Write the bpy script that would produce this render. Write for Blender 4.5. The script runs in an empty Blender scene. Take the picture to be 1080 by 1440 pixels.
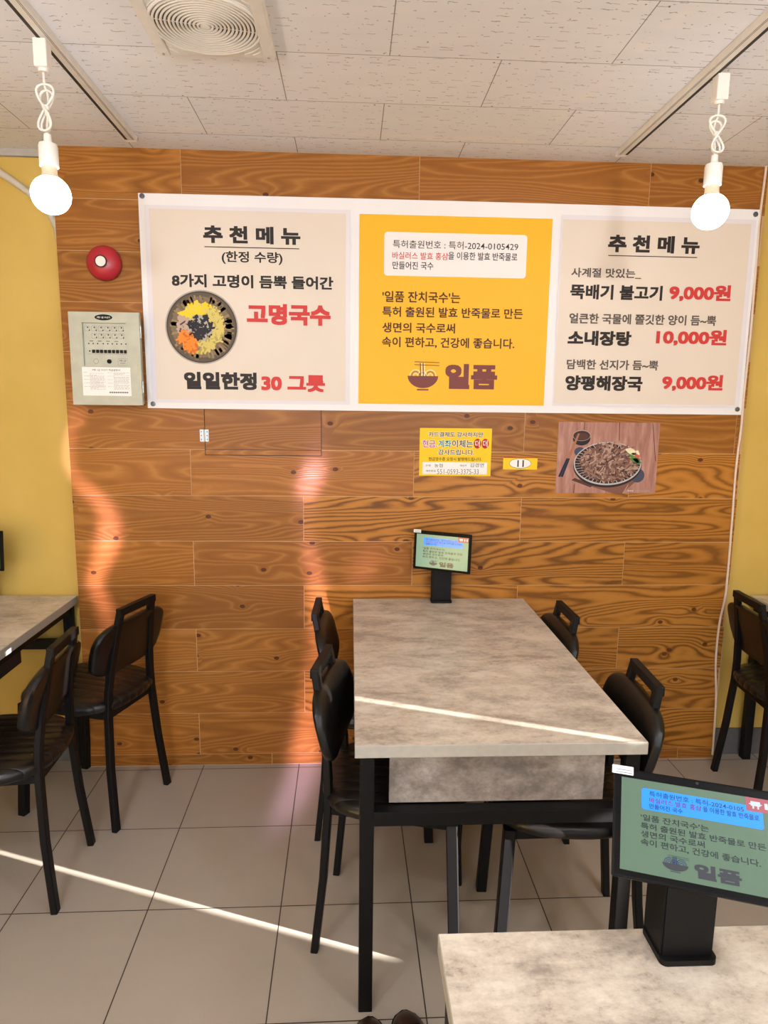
import bpy, bmesh, math, random
from mathutils import Vector, Matrix
random.seed(7)
C = bpy.context.scene.collection
SC = bpy.context.scene
PI = math.pi

# ------------------------------------------------------------------ camera, light, exposure
def cam_axes(yaw, pitch, roll):
    f = Vector((math.sin(yaw)*math.cos(pitch), math.cos(yaw)*math.cos(pitch), math.sin(pitch)))
    r = Vector((math.cos(yaw), -math.sin(yaw), 0)); u = r.cross(f)
    return r*math.cos(roll)+u*math.sin(roll), -r*math.sin(roll)+u*math.cos(roll), f
cd = bpy.data.cameras.new('camera'); cam = bpy.data.objects.new('camera', cd); C.objects.link(cam)
r_, u_, f_ = cam_axes(.05006, -.16120, .01228)
M = Matrix((r_, u_, -f_)).transposed().to_4x4(); M.translation = Vector((.62713, -2.70498, 1.52898))
cam.matrix_world = M
cd.sensor_fit = 'VERTICAL'; cd.sensor_height = 24; cd.lens = 24*958.215/1440
cd.clip_start = .02
SC.camera = cam
SC.view_settings.view_transform = 'Standard'; SC.view_settings.look = 'None'
SC.view_settings.exposure = 0.0; SC.view_settings.gamma = 1; SC.view_settings.use_curve_mapping = False

w = bpy.data.worlds.new('daylight'); SC.world = w; w.use_nodes = True
w.node_tree.nodes['Background'].inputs[0].default_value = (.75, .85, 1, 1)
w.node_tree.nodes['Background'].inputs[1].default_value = 1.0

def lamp(name, kind, loc, energy, color, **k):
    d = bpy.data.lights.new(name, kind); d.energy = energy; d.color = color
    for a, v in k.items(): setattr(d, a, v)
    o = bpy.data.objects.new(name, d); C.objects.link(o); o.location = loc
    return o
def aim(o, d): o.rotation_euler = Vector(d).to_track_quat('-Z', 'Y').to_euler()
# low sun, reaching the room only through slots added in the unseen right wall
SUN_T = .265
aim(lamp('sun', 'SUN', (6, -3, 3), 54, (1, .95, .91), angle=math.radians(.5)), (-.938, .347, -SUN_T*.938))
# daylight through the shop front behind the camera
o = lamp('shopfront_daylight', 'AREA', (.6, -6.3, 1.35), 70, (.78, .89, 1), shape='RECTANGLE', size=5.4, size_y=2.0); aim(o, (0, 1, -.05))
# further bulbs hanging along both lighting tracks, behind the camera
for x in (-.15, 1.612):
    for y in (-2.3, -3.6, -5.0):
        lamp('track_bulb_light', 'POINT', (x, y, 2.05), 22.5, (.96, .975, 1), shadow_soft_size=.06)

# ------------------------------------------------------------------ helpers
def lin(r, g, b):
    f = lambda c: ((c/255+.055)/1.055)**2.4 if c > 10 else c/255/12.92
    return (f(r), f(g), f(b), 1)
def tag(o, label=None, cat=None, group=None, kind=None):
    if label: o['label'] = label
    if cat: o['category'] = cat
    if group: o['group'] = group
    if kind: o['kind'] = kind
    return o
def thing(name, label, cat, loc=(0, 0, 0), rotz=0, group=None):
    o = bpy.data.objects.new(name, None); C.objects.link(o); o.empty_display_size = .1
    o.location = loc; o.rotation_euler = (0, 0, rotz)
    return tag(o, label, cat, group)
def obj(name, bm, mats, parent=None, smooth=False, loc=None):
    me = bpy.data.meshes.new(name); bm.normal_update(); bm.to_mesh(me); bm.free()
    for m in (mats if isinstance(mats, (list, tuple)) else [mats]): me.materials.append(m)
    if smooth:
        for p in me.polygons: p.use_smooth = True
        try: me.set_sharp_from_angle(angle=math.radians(40))
        except Exception: pass
    o = bpy.data.objects.new(name, me); C.objects.link(o); o.parent = parent
    if loc: o.location = loc
    return o
def struct(name, bm, mats): return tag(obj(name, bm, mats), kind='structure')
def box(bm, x0, x1, y0, y1, z0, z1, bev=0, mi=0, seg=2):
    vs = [bm.verts.new((x, y, z)) for x in (x0, x1) for y in (y0, y1) for z in (z0, z1)]
    fs = [bm.faces.new([vs[i] for i in q]) for q in ((0,1,3,2), (4,6,7,5), (0,4,5,1), (2,3,7,6), (0,2,6,4), (1,5,7,3))]
    for f in fs: f.material_index = mi
    if bev:
        es = list({e for f in fs for e in f.edges})
        r = bmesh.ops.bevel(bm, geom=es, offset=bev, segments=seg, affect='EDGES', profile=.6)
        for f in r['faces']: f.material_index = mi
    return fs
def quad(bm, pts, mi=0):
    f = bm.faces.new([bm.verts.new(p) for p in pts]); f.material_index = mi; return f
def vquad(bm, x0, x1, z0, z1, y, mi=0):   # upright, facing -y
    return quad(bm, ((x0, y, z0), (x1, y, z0), (x1, y, z1), (x0, y, z1)), mi)
def slab(bm, x0, x1, z0, z1, y, t, mi=0): return box(bm, x0, x1, y-t, y, z0, z1, mi=mi)
def disc(bm, cx, cz, rx, rz, y, n=40, mi=0, a0=0, a1=2*PI):
    full = abs(a1-a0-2*PI) < 1e-6
    k = n if full else n+1
    f = bm.faces.new([bm.verts.new((cx+rx*math.cos(a0+(a1-a0)*i/n), y, cz+rz*math.sin(a0+(a1-a0)*i/n))) for i in range(k)])
    f.material_index = mi; return f
def ring(bm, cx, cz, rx, rz, w, y, n=40, mi=0, a0=0, a1=2*PI):
    p = [(math.cos(a0+(a1-a0)*i/n), math.sin(a0+(a1-a0)*i/n)) for i in range(n+1)]
    for (c0, s0), (c1, s1) in zip(p, p[1:]):
        quad(bm, ((cx+(rx-w)*c0, y, cz+(rz-w)*s0), (cx+rx*c0, y, cz+rz*s0), (cx+rx*c1, y, cz+rz*s1), (cx+(rx-w)*c1, y, cz+(rz-w)*s1)), mi)
def rbox2d(bm, x0, x1, z0, z1, r, y, mi=0, n=6):
    P = []
    for cx, cz, a in ((x1-r, z0+r, -PI/2), (x1-r, z1-r, 0), (x0+r, z1-r, PI/2), (x0+r, z0+r, PI)):
        for i in range(n+1): P.append((cx+r*math.cos(a+PI/2*i/n), y, cz+r*math.sin(a+PI/2*i/n)))
    f = bm.faces.new([bm.verts.new(p) for p in P]); f.material_index = mi; return f
def lathe(bm, prof, c=(0, 0, 0), n=32, axis='z', mi=0):   # prof: (radius, height)
    rings = []
    for r, h in prof:
        R = []
        for i in range(n):
            a = 2*PI*i/n
            if axis == 'z': p = (c[0]+r*math.cos(a), c[1]+r*math.sin(a), c[2]+h)
            else: p = (c[0]+r*math.cos(a), c[1]-h, c[2]+r*math.sin(a))     # axis y: height towards -y
            R.append(bm.verts.new(p))
        rings.append(R)
    for A, B in zip(rings, rings[1:]):
        for i in range(n): bm.faces.new((A[i], A[(i+1) % n], B[(i+1) % n], B[i])).material_index = mi
    for R in (rings[0], rings[-1]): bm.faces.new(R).material_index = mi
    bmesh.ops.recalc_face_normals(bm, faces=bm.faces[:])
def tube(bm, pts, r, n=8, mi=0, up=Vector((0, 0, 1))):
    pts = [Vector(p) for p in pts]; prev = None; rings = []
    nv = None
    for i, p in enumerate(pts):
        t = (pts[min(i+1, len(pts)-1)]-pts[max(i-1, 0)]).normalized()
        if nv is None:
            nv = t.orthogonal().normalized()
        nv = (nv-t*nv.dot(t)).normalized(); b = t.cross(nv)
        rings.append([bm.verts.new(p+(nv*math.cos(2*PI*k/n)+b*math.sin(2*PI*k/n))*r) for k in range(n)])
    for A, B in zip(rings, rings[1:]):
        for k in range(n): bm.faces.new((A[k], A[(k+1) % n], B[(k+1) % n], B[k])).material_index = mi
    bm.faces.new(rings[0][::-1]); bm.faces.new(rings[-1])
def smooth_path(P, n=8):
    P = [Vector(p) for p in P]; out = []
    for i in range(len(P)-1):
        a, b, c, d = P[max(i-1, 0)], P[i], P[i+1], P[min(i+2, len(P)-1)]
        for k in range(n):
            t = k/n
            out.append(.5*((2*b)+(c-a)*t+(2*a-5*b+4*c-d)*t*t+(3*b-a-3*c+d)*t**3))
    out.append(P[-1]); return out
def bar(bm, pts, hx, hy, bev=.002):
    """square bar through pts (x, y, z), section half sizes hx along x and hy along y"""
    rings = []
    for i, p in enumerate(pts):
        c = [(hx-bev, hy), (-hx+bev, hy), (-hx, hy-bev), (-hx, -hy+bev), (-hx+bev, -hy), (hx-bev, -hy), (hx, -hy+bev), (hx, hy-bev)]
        rings.append([bm.verts.new((p[0]+a, p[1]+b, p[2])) for a, b in c])
    for A, B in zip(rings, rings[1:]):
        for k in range(8): bm.faces.new((A[k], A[(k+1) % 8], B[(k+1) % 8], B[k]))
    bm.faces.new(rings[0][::-1]); bm.faces.new(rings[-1])
def supel(bm, layers, ex, n=48, origin=(0, 0, 0), frame=None):
    """stack of superellipse rings: (half a, half b, height, offset a)"""
    rings = []
    for A_, B_, h, da in layers:
        R = []
        for i in range(n):
            t = 2*PI*i/n; c, s = math.cos(t), math.sin(t)
            a = da+A_*math.copysign(abs(c)**(2/ex), c); b = B_*math.copysign(abs(s)**(2/ex), s)
            p = frame(a, b, h) if frame else (origin[0]+a, origin[1]+b, origin[2]+h)
            R.append(bm.verts.new(p))
        rings.append(R)
    for A, B in zip(rings, rings[1:]):
        for i in range(n): bm.faces.new((A[i], A[(i+1) % n], B[(i+1) % n], B[i]))
    bm.faces.new(rings[0][::-1]); bm.faces.new(rings[-1])
    bmesh.ops.recalc_face_normals(bm, faces=bm.faces[:])
BM = bmesh.new

# ---- print lettering: the glyph outlines as flat ink, fitted to a measured rectangle
def glyphs(s, off):
    c = bpy.data.curves.new('ink', 'FONT'); c.body = s; c.size = 1; c.offset = off; c.resolution_u = 3
    o = bpy.data.objects.new('ink', c); C.objects.link(o)
    dg = bpy.context.evaluated_depsgraph_get(); me = bpy.data.meshes.new_from_object(o.evaluated_get(dg))
    V = [tuple(v.co) for v in me.vertices]; F = [tuple(p.vertices) for p in me.polygons]
    bpy.data.objects.remove(o); bpy.data.curves.remove(c); bpy.data.meshes.remove(me)
    return V, F
def ink(bm, s, rect, y, off=.015, heavy=0, mi=0, place=None):
    V, F = glyphs(s, off)
    if not V: return
    x0, x1 = min(v[0] for v in V), max(v[0] for v in V); y0, y1 = min(v[1] for v in V), max(v[1] for v in V)
    X0, X1, Z0, Z1 = rect
    sh = [(0, 0)] if not heavy else [(a, b) for a in (-heavy, heavy) for b in (-heavy, heavy)]
    hx = heavy*(X1-X0)/(x1-x0); hz = heavy*(Z1-Z0)/(y1-y0)
    sx = (X1-X0-2*hx)/(x1-x0); sz = (Z1-Z0-2*hz)/(y1-y0)
    for k, (a, b) in enumerate(sh):
        vs = []
        for v in V:
            X = X0+hx+(v[0]-x0)*sx+(a and math.copysign(hx, a)); Z = Z0+hz+(v[1]-y0)*sz+(b and math.copysign(hz, b))
            vs.append(bm.verts.new((X, y-.00008*k, Z)))
        for f in F:
            try: bm.faces.new([vs[i] for i in f]).material_index = mi
            except ValueError: pass

# ------------------------------------------------------------------ materials
class NT:
    def __init__(s, name, rough=.5, spec=.5, metal=0):
        s.m = bpy.data.materials.new(name); s.m.use_nodes = True; s.t = s.m.node_tree
        s.b = s.t.nodes['Principled BSDF']; s.b.inputs['Roughness'].default_value = rough
        s.b.inputs['Metallic'].default_value = metal; s.b.inputs['Specular IOR Level'].default_value = spec
    def n(s, typ, **k):
        x = s.t.nodes.new(typ)
        for a, v in k.items(): setattr(x, a, v)
        return x
    def link(s, a, b): s.t.links.new(a, b)
    def put(s, inp, v):
        if v is None: return
        if hasattr(v, 'is_output') or isinstance(v, bpy.types.NodeSocket): s.link(v, inp)
        else: inp.default_value = v
    def math(s, op, a, b=None, c=None, clamp=False):
        x = s.n('ShaderNodeMath', operation=op); x.use_clamp = clamp
        for i, v in enumerate((a, b, c)): s.put(x.inputs[i], v)
        return x.outputs[0]
    def coord(s):
        return s.n('ShaderNodeTexCoord').outputs['Object']
    def sep(s, v):
        x = s.n('ShaderNodeSeparateXYZ'); s.link(v, x.inputs[0]); return x.outputs
    def comb(s, x, y, z):
        c = s.n('ShaderNodeCombineXYZ')
        for i, v in enumerate((x, y, z)): s.put(c.inputs[i], v)
        return c.outputs[0]
    def noise(s, vec, scale=5, detail=2, rough=.5, dist=0):
        x = s.n('ShaderNodeTexNoise'); s.link(vec, x.inputs['Vector']); x.inputs['Scale'].default_value = scale
        x.inputs['Detail'].default_value = detail; x.inputs['Roughness'].default_value = rough; x.inputs['Distortion'].default_value = dist
        return x.outputs['Fac']
    def ramp(s, fac, stops, interp='LINEAR'):
        x = s.n('ShaderNodeValToRGB'); s.link(fac, x.inputs[0]); e = x.color_ramp.elements; x.color_ramp.interpolation = interp
        while len(e) < len(stops): e.new(.5)
        for q, (p, c) in zip(e, stops): q.position = p; q.color = c if len(c) == 4 else (*c, 1)
        return x.outputs[0]
    def mix(s, f, a, b, mode='MIX'):
        x = s.n('ShaderNodeMix', data_type='RGBA', blend_type=mode)
        s.put(x.inputs[0], f); s.put(x.inputs[6], a); s.put(x.inputs[7], b); return x.outputs[2]
    def color(s, v): s.put(s.b.inputs['Base Color'], v); return s
    def bump(s, h, strength=.2, dist=.002):
        x = s.n('ShaderNodeBump'); x.inputs['Strength'].default_value = strength; x.inputs['Distance'].default_value = dist
        s.link(h, x.inputs['Height']); s.link(x.outputs[0], s.b.inputs['Normal'])
def plain(name, c, rough=.5, spec=.5, metal=0, var=.06, scale=30, emit=None, es=0, bump=0):
    t = NT(name, rough, spec, metal)
    n = t.noise(t.coord(), scale, 3)
    d = tuple(x*(1-var) for x in c[:3])+(1,); l = tuple(min(1, x*(1+var)) for x in c[:3])+(1,)
    t.color(t.ramp(n, [(.3, d), (.7, l)]))
    if emit: t.b.inputs['Emission Color'].default_value = emit; t.b.inputs['Emission Strength'].default_value = es
    if bump: t.bump(n, bump)
    return t.m

def wood_tile():
    t = NT('wood_look_tile', .34, .26)
    at = t.n('ShaderNodeAttribute', attribute_name='tile'); a = t.sep(at.outputs['Vector'])
    seed, con, bri = a[0], a[1], a[2]
    p = t.sep(t.coord())
    x = t.math('ADD', p[0], t.math('MULTIPLY', seed, 43.0)); z = t.math('ADD', p[2], t.math('MULTIPLY', seed, 17.0))
    # knots: sparse points that bend the growth lines
    kv = t.comb(t.math('MULTIPLY', x, 5.6), t.math('MULTIPLY', z, 8.0), 0.0)
    vo = t.n('ShaderNodeTexVoronoi', voronoi_dimensions='2D'); t.link(kv, vo.inputs['Vector']); vo.inputs['Scale'].default_value = 1.0
    kd = vo.outputs['Distance']; kc = t.sep(vo.outputs['Color'])
    keep = t.math('GREATER_THAN', kc[0], .70)
    kfall = t.math('MULTIPLY', keep, t.math('POWER', t.math('SUBTRACT', 1.0, t.math('MULTIPLY', kd, 2.2), clamp=True), 2.0))
    low = t.noise(t.comb(t.math('MULTIPLY', x, 1.0), 3.1, t.math('MULTIPLY', z, 8.5)), 1.0, 1.1, .4, .15)
    fld = t.math('ADD', low, t.math('MULTIPLY', kfall, .085))
    fib0 = t.noise(t.comb(t.math('MULTIPLY', x, 14), 5.3, t.math('MULTIPLY', z, 60)), 1.0, 2, .6)
    ph = t.math('MULTIPLY_ADD', fib0, 2.4, t.math('MULTIPLY_ADD', z, 190.0, t.math('MULTIPLY', fld, 120.0)))
    ringv = t.math('MULTIPLY_ADD', t.math('SINE', ph), .5, .5)
    ringd = t.math('POWER', ringv, 2.2)
    fib = t.noise(t.comb(t.math('MULTIPLY', x, 9), 1.3, t.math('MULTIPLY', z, 260)), 1.0, 2, .6)
    tone = t.noise(t.comb(t.math('MULTIPLY', x, 1.0), 8.0, t.math('MULTIPLY', z, 5)), 1.0, 2)
    base = t.mix(tone, t.mix(con, lin(138, 82, 32), lin(168, 108, 40)), t.mix(con, lin(168, 107, 48), lin(202, 138, 58)))
    base = t.mix(t.math('MULTIPLY', fib, .30), base, lin(126, 76, 26))
    dark = t.math('MULTIPLY', ringd, t.math('MULTIPLY', con, .85), clamp=True)
    c = t.mix(dark, base, lin(92, 54, 16))
    light = t.math('MULTIPLY', t.math('POWER', t.math('SUBTRACT', 1.0, ringv), 7.0), t.math('MULTIPLY_ADD', con, -.28, .38))
    c = t.mix(light, c, lin(204, 144, 78))
    core = t.math('MULTIPLY', keep, t.math('LESS_THAN', kd, .062))
    c = t.mix(t.math('MULTIPLY', core, .85), c, lin(70, 28, 12))
    hs = t.n('ShaderNodeHueSaturation'); t.link(c, hs.inputs['Color']); t.link(bri, hs.inputs['Value']); hs.inputs['Saturation'].default_value = 1.0
    t.color(hs.outputs[0])
    t.bump(t.math('ADD', ringv, t.math('MULTIPLY', fib, .8)), .22, .0012)
    return t.m
WOOD = wood_tile()
GROUT = plain('pale_tile_grout', lin(196, 160, 118), .8)
def yellow_paint():
    t = NT('yellow_wall_paint', .55, .35); p = t.coord()
    n = t.noise(p, 2.2, 4, .6); f = t.noise(p, 90, 2)
    t.color(t.ramp(n, [(.3, lin(202, 168, 82)), (.7, lin(214, 182, 98))])); t.bump(t.math('ADD', n, t.math('MULTIPLY', f, .25)), .25, .003)
    return t.m
YELLOW = yellow_paint()
def ceil_mat():
    t = NT('perforated_plaster_ceiling_tile', .85, .2); p = t.sep(t.coord()); x, y = p[0], p[1]
    k = t.math('DIVIDE', t.math('SUBTRACT', -.15, y), .2935); kf = t.math('FLOOR', k); fr = t.math('FRACT', t.math('ADD', k, 50.0))
    par = t.math('FLOORED_MODULO', kf, 2.0)
    xo = t.math('DIVIDE', t.math('ADD', t.math('SUBTRACT', x, .129), t.math('MULTIPLY', par, -.299)), .597)
    xf = t.math('FRACT', t.math('ADD', xo, 50.0))
    e = lambda f, wd: t.math('LESS_THAN', t.math('MINIMUM', f, t.math('SUBTRACT', 1.0, f)), wd)
    seam = t.math('MAXIMUM', e(fr, .0042), e(xf, .0024))
    wn = t.n('ShaderNodeTexWhiteNoise', noise_dimensions='2D'); t.link(t.comb(t.math('FLOOR', xo), kf, 0.0), wn.inputs['Vector'])
    # worm marks
    def worms(sx, sy, off, ln, th):
        v = t.n('ShaderNodeTexVoronoi', voronoi_dimensions='2D'); t.link(t.comb(t.math('MULTIPLY', x, sx), t.math('MULTIPLY', y, sy), 0.0), v.inputs['Vector'])
        v.inputs['Scale'].default_value = 1; v.inputs['Randomness'].default_value = .8
        q = t.sep(v.outputs['Position']); col = t.sep(v.outputs['Color'])
        dx = t.math('SUBTRACT', x, t.math('DIVIDE', q[0], sx)); dy = t.math('SUBTRACT', y, t.math('DIVIDE', q[1], sy))
        wig = t.math('MULTIPLY', t.math('SUBTRACT', t.noise(t.comb(t.math('ADD', x, off), y, 0.0), 75, 1), .5), .011)
        a = t.math('LESS_THAN', t.math('ABSOLUTE', dx), t.math('MULTIPLY', col[0], ln))
        b = t.math('LESS_THAN', t.math('ABSOLUTE', t.math('ADD', dy, wig)), th)
        return t.math('MULTIPLY', a, b)
    wm = t.math('MAXIMUM', worms(17, 27, 0, .018, .00115), worms(24, 23, 7.0, .0028, .0016))
    st = t.noise(t.comb(t.math('MULTIPLY', x, 1.6), t.math('MULTIPLY', y, 9), 0.0), 2.2, 4, .6)
    # filler patches along the wall edge and beside one seam
    band = t.math('SUBTRACT', 1.0, t.math('MULTIPLY', t.math('ABSOLUTE', t.math('ADD', y, .19)), 22.0), clamp=True)
    band2 = t.math('SUBTRACT', 1.0, t.math('MULTIPLY', t.math('ABSOLUTE', t.math('SUBTRACT', x, t.math('MULTIPLY_ADD', y, -.18, 1.22))), 38.0), clamp=True)
    pat = t.math('MULTIPLY', t.math('MAXIMUM', band, band2), t.ramp(st, [(.42, (0, 0, 0)), (.55, (1, 1, 1))]))
    c = t.mix(st, lin(228, 228, 234), lin(239, 239, 244))
    c = t.mix(t.math('MULTIPLY', wn.outputs[0], .25), c, lin(218, 215, 216))
    c = t.mix(t.math('MULTIPLY', wm, .62), c, lin(120, 105, 92))
    c = t.mix(t.math('MULTIPLY', pat, .5), c, lin(240, 234, 228))
    c = t.mix(t.math('MULTIPLY', seam, .75), c, lin(98, 84, 74))
    t.color(c); return t.m
CEIL = ceil_mat()
def floor_mat():
    t = NT('beige_porcelain_floor_tile', .34, .4); p = t.sep(t.coord()); x, y = p[0], p[1]
    s_, ps, fx, fy = .40076, .00715, -.38682, -.03244
    dx = t.math('SUBTRACT', x, fx); dy = t.math('SUBTRACT', y, fy)
    i = t.math('DIVIDE', t.math('MULTIPLY_ADD', dy, ps, dx), s_); j = t.math('DIVIDE', t.math('MULTIPLY_ADD', dx, -ps, dy), s_)
    fi = t.math('FRACT', t.math('ADD', i, 60.0)); fj = t.math('FRACT', t.math('ADD', j, 60.0))
    e = lambda f: t.math('MINIMUM', f, t.math('SUBTRACT', 1.0, f))
    d = t.math('MINIMUM', e(fi), e(fj)); g = t.math('LESS_THAN', d, .0042)
    wn = t.n('ShaderNodeTexWhiteNoise', noise_dimensions='2D'); t.link(t.comb(t.math('FLOOR', i), t.math('FLOOR', j), 0.0), wn.inputs['Vector'])
    n = t.noise(t.coord(), 3.5, 5, .62); f = t.noise(t.coord(), 160, 2)
    c = t.mix(n, lin(166, 155, 142), lin(184, 174, 161)); c = t.mix(t.math('MULTIPLY', wn.outputs[0], .35), c, lin(172, 161, 147))
    c = t.mix(t.math('MULTIPLY', f, .25), c, lin(156, 145, 132))
    # scuffs
    sc = t.noise(t.coord(), 13, 6, .7); c = t.mix(t.ramp(sc, [(.68, (0, 0, 0)), (.8, (.5, .5, .5))]), c, lin(120, 108, 98))
    t.color(t.mix(g, c, lin(52, 42, 38)))
    r = t.math('MULTIPLY_ADD', n, .22, .25); t.put(t.b.inputs['Roughness'], r)
    t.bump(t.math('SUBTRACT', 1.0, g), .25, .001)
    return t.m
FLOOR = floor_mat()
def laminate(name, sx, sy, lo, mid, hi):
    t = NT(name, .38, .4); p = t.sep(t.coord())
    v = t.comb(t.math('MULTIPLY', p[0], sx), t.math('MULTIPLY', p[1], sy), t.math('MULTIPLY', p[2], sy))
    a = t.noise(v, 4.2, 7, .68, .3); b = t.noise(v, 17, 6, .75, .2); f = t.noise(t.coord(), 90, 4, .75)
    m = t.math('ADD', t.math('MULTIPLY', a, .55), t.math('ADD', t.math('MULTIPLY', b, .3), t.math('MULTIPLY', f, .15)))
    c = t.ramp(m, [(.40, lo), (.50, mid), (.59, hi)])
    sp = t.ramp(t.math('MULTIPLY', f, b), [(.13, (1, 1, 1)), (.19, (0, 0, 0))])
    t.color(t.mix(t.math('MULTIPLY', sp, .35), c, lin(130, 112, 98)))
    t.put(t.b.inputs['Roughness'], t.math('MULTIPLY_ADD', b, .2, .27))
    return t.m
TOPM = laminate('concrete_look_laminate', 1.25, 2.3, lin(158, 146, 134), lin(196, 184, 168), lin(216, 206, 191))
DRAWM = laminate('grey_concrete_laminate', 1.2, 1.6, lin(108, 101, 98), lin(142, 134, 130), lin(172, 165, 160))
EDGE = plain('grey_edge_band', lin(168, 164, 156), .5, .4, var=.05, scale=60)
BLACK = plain('black_powder_coat', lin(13, 12, 13), .5, .22, var=.15, scale=200)
DKBOX = plain('dark_brown_board', lin(52, 38, 36), .6)
def vinyl():
    t = NT('black_vinyl', .36, .4); p = t.sep(t.coord()); n = t.noise(t.coord(), 14, 4, .6)
    t.color(t.ramp(n, [(.3, lin(12, 11, 11)), (.7, lin(22, 19, 18))])); t.bump(n, .25, .004); return t.m
VINYL = vinyl()
def seat_vinyl():
    t = NT('channelled_black_vinyl', .33, .42); p = t.sep(t.coord()); n = t.noise(t.coord(), 12, 4, .6)
    s = t.math('ABSOLUTE', t.math('SINE', t.math('MULTIPLY', p[1], PI/.042)))
    t.color(t.ramp(n, [(.3, lin(14, 12, 12)), (.7, lin(28, 23, 21))]))
    t.bump(t.math('ADD', t.math('POWER', s, .5), t.math('MULTIPLY', n, .35)), .55, .006); return t.m
SEATV = seat_vinyl()
WHITE = plain('white_plastic', lin(236, 232, 226), .4, .4, var=.02)
VENTW = plain('off_white_vent_plastic', lin(226, 221, 215), .45, .4, var=.03)
VDARK = plain('shaded_vent_gap', lin(48, 41, 34), .8)
ALU = plain('white_track_aluminium', lin(224, 218, 210), .4, .4)
SLOT = plain('black_track_slot', lin(34, 28, 26), .6)
GREYB = plain('grey_baseboard', lin(92, 90, 92), .6)
STEEL = plain('zinc_steel', lin(176, 180, 182), .32, .5, metal=.9)
CABLE = plain('cream_cable_sheath', lin(226, 205, 184), .5)
CONDUIT = plain('pale_grey_conduit', lin(206, 198, 186), .5)
BULB = plain('lit_bulb_glass', lin(250, 246, 238), .3, emit=(1, .98, .97, 1), es=24)
BNECK = plain('bulb_neck', lin(188, 172, 148), .5)
KR = lambda n, c: plain(n, c, .55, .3, var=.02)
I_BLACK = KR('black_ink', lin(44, 36, 34)); I_RED = KR('red_ink', lin(205, 62, 58)); I_BROWN = KR('dark_brown_ink', lin(84, 40, 18))
I_LOGO = KR('maroon_ink', lin(124, 66, 62)); I_GREY = KR('grey_brown_ink', lin(92, 82, 76)); I_MAG = KR('magenta_ink', lin(176, 50, 150)); I_TEAL = KR('teal_ink', lin(20, 126, 130))
I_WHITE = KR('white_ink', lin(240, 238, 236)); I_CRIMSON = KR('crimson_ink', lin(190, 36, 46)); I_CREAM = KR('cream_ink', lin(240, 226, 180))
I_NAVY = KR('navy_ink', lin(40, 36, 70))
# the printed vinyl of the banner, a little wrinkled
def vinyl_print(name, c):
    t = NT(name, .5, .35); n = t.noise(t.coord(), 3.0, 3, .6)
    d = tuple(x*.96 for x in c[:3])+(1,); t.color(t.ramp(n, [(.3, d), (.7, c)])); t.bump(n, .3, .01); return t.m
B_WHITE = vinyl_print('white_banner_vinyl', lin(240, 237, 240)); B_BEIGE = vinyl_print('beige_banner_print', lin(226, 213, 200)); B_YEL = vinyl_print('yellow_banner_print', lin(240, 184, 22)); B_BOX = vinyl_print('white_box_print', lin(238, 234, 234))
B_PALE = vinyl_print('pale_lilac_banner_print', lin(230, 225, 232))

# ------------------------------------------------------------------ the room
H = 2.43; WL, WR = -.463, 2.218
XL, XR, YF = -3.2, 3.6, -6.6
bm = BM(); quad(bm, ((XL, YF, 0), (XR, YF, 0), (XR, .2, 0), (XL, .2, 0))); struct('floor', bm, FLOOR)
bm = BM(); box(bm, XL, XR, YF, .2, H, H+.05)
rg = random.Random(4)
for k in range(-1, 6):                    # fixing screws along the tile seams
    ys = -.15-.2935*k
    for i in range(-3, 6):
        xj = .129+(.299 if k % 2 else 0)+.597*i
        for dx, dy in ((-.022, -.012), (.026, -.01), (-.025, -.282), (.022, -.278), (.28, -.012)):
            if rg.random() < .8:
                cx_, cy_, r_s = xj+dx+rg.uniform(-.008, .008), ys+dy+rg.uniform(-.004, .004), rg.uniform(.0022, .0036)
                bm.faces.new([bm.verts.new((cx_+r_s*math.cos(a), cy_-r_s*math.sin(a), H-.0006)) for a in [2*PI*q/8 for q in range(8)]]).material_index = 1
struct('ceiling', bm, [CEIL, plain('dull_screw_head', lin(120, 108, 98), .5)])
# wood-look tiled wall: 13 rows of long tiles in half bond, one box per tile on a grout bed
z0, rh, tl = .0506, .18335, .88
def wall_tiles():
    bm = BM(); lay = bm.loops.layers.float_color.new('tile')
    for f in box(bm, WL, WR, .0015, .09, 0, H, mi=1): pass
    rng = random.Random(11); info = {}
    for k in range(-1, 13):
        a, b = (0.002, z0) if k == -1 else (z0+k*rh, z0+(k+1)*rh)
        b = min(b, H)
        off = 0 if k % 2 == 0 else .44
        if k == -1: off = .3
        js = [WL]+[off+tl*n for n in range(-1, 4) if WL+.1 < off+tl*n < WR-.02]+[WR]
        if k == 7: js = [WL, .058, .512, 1.32, 2.185, WR]
        if k == 6: js = [WL, 0, .88, 1.76, WR]
        for i, (x0, x1) in enumerate(zip(js, js[1:])):
            strong = x0 > .40 and 0 <= k < 7
            con = rng.uniform(.75, 1.0) if strong else rng.uniform(.18, .42)
            bri = rng.uniform(.93, 1.1) if strong else rng.uniform(.84, 1.08)
            if k == -1: bri = .8
            col = (rng.random(), con, bri, 1); info[(k, i)] = col
            g = .0011
            x1b = x1-(rng.choice((0, .004, .009)) if x1 == WR else 0)
            for f in box(bm, x0+(0 if x0 == WL else g), x1b-(0 if x1 == WR else g), 0, .004, a+g, b-g):
                for l in f.loops: l[lay] = col
    return bm, info
bm, TI = wall_tiles(); struct('wall_back', bm, [WOOD, GROUT])
bm = BM(); box(bm, XL, WL, .062, .2, 0, H); struct('wall_back_left', bm, YELLOW)
bm = BM(); box(bm, WR, XR, .045, .2, 0, H); struct('wall_back_right', bm, YELLOW)
bm = BM(); box(bm, XL-.1, XL, YF, .2, 0, H); struct('wall_left', bm, YELLOW)
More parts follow.
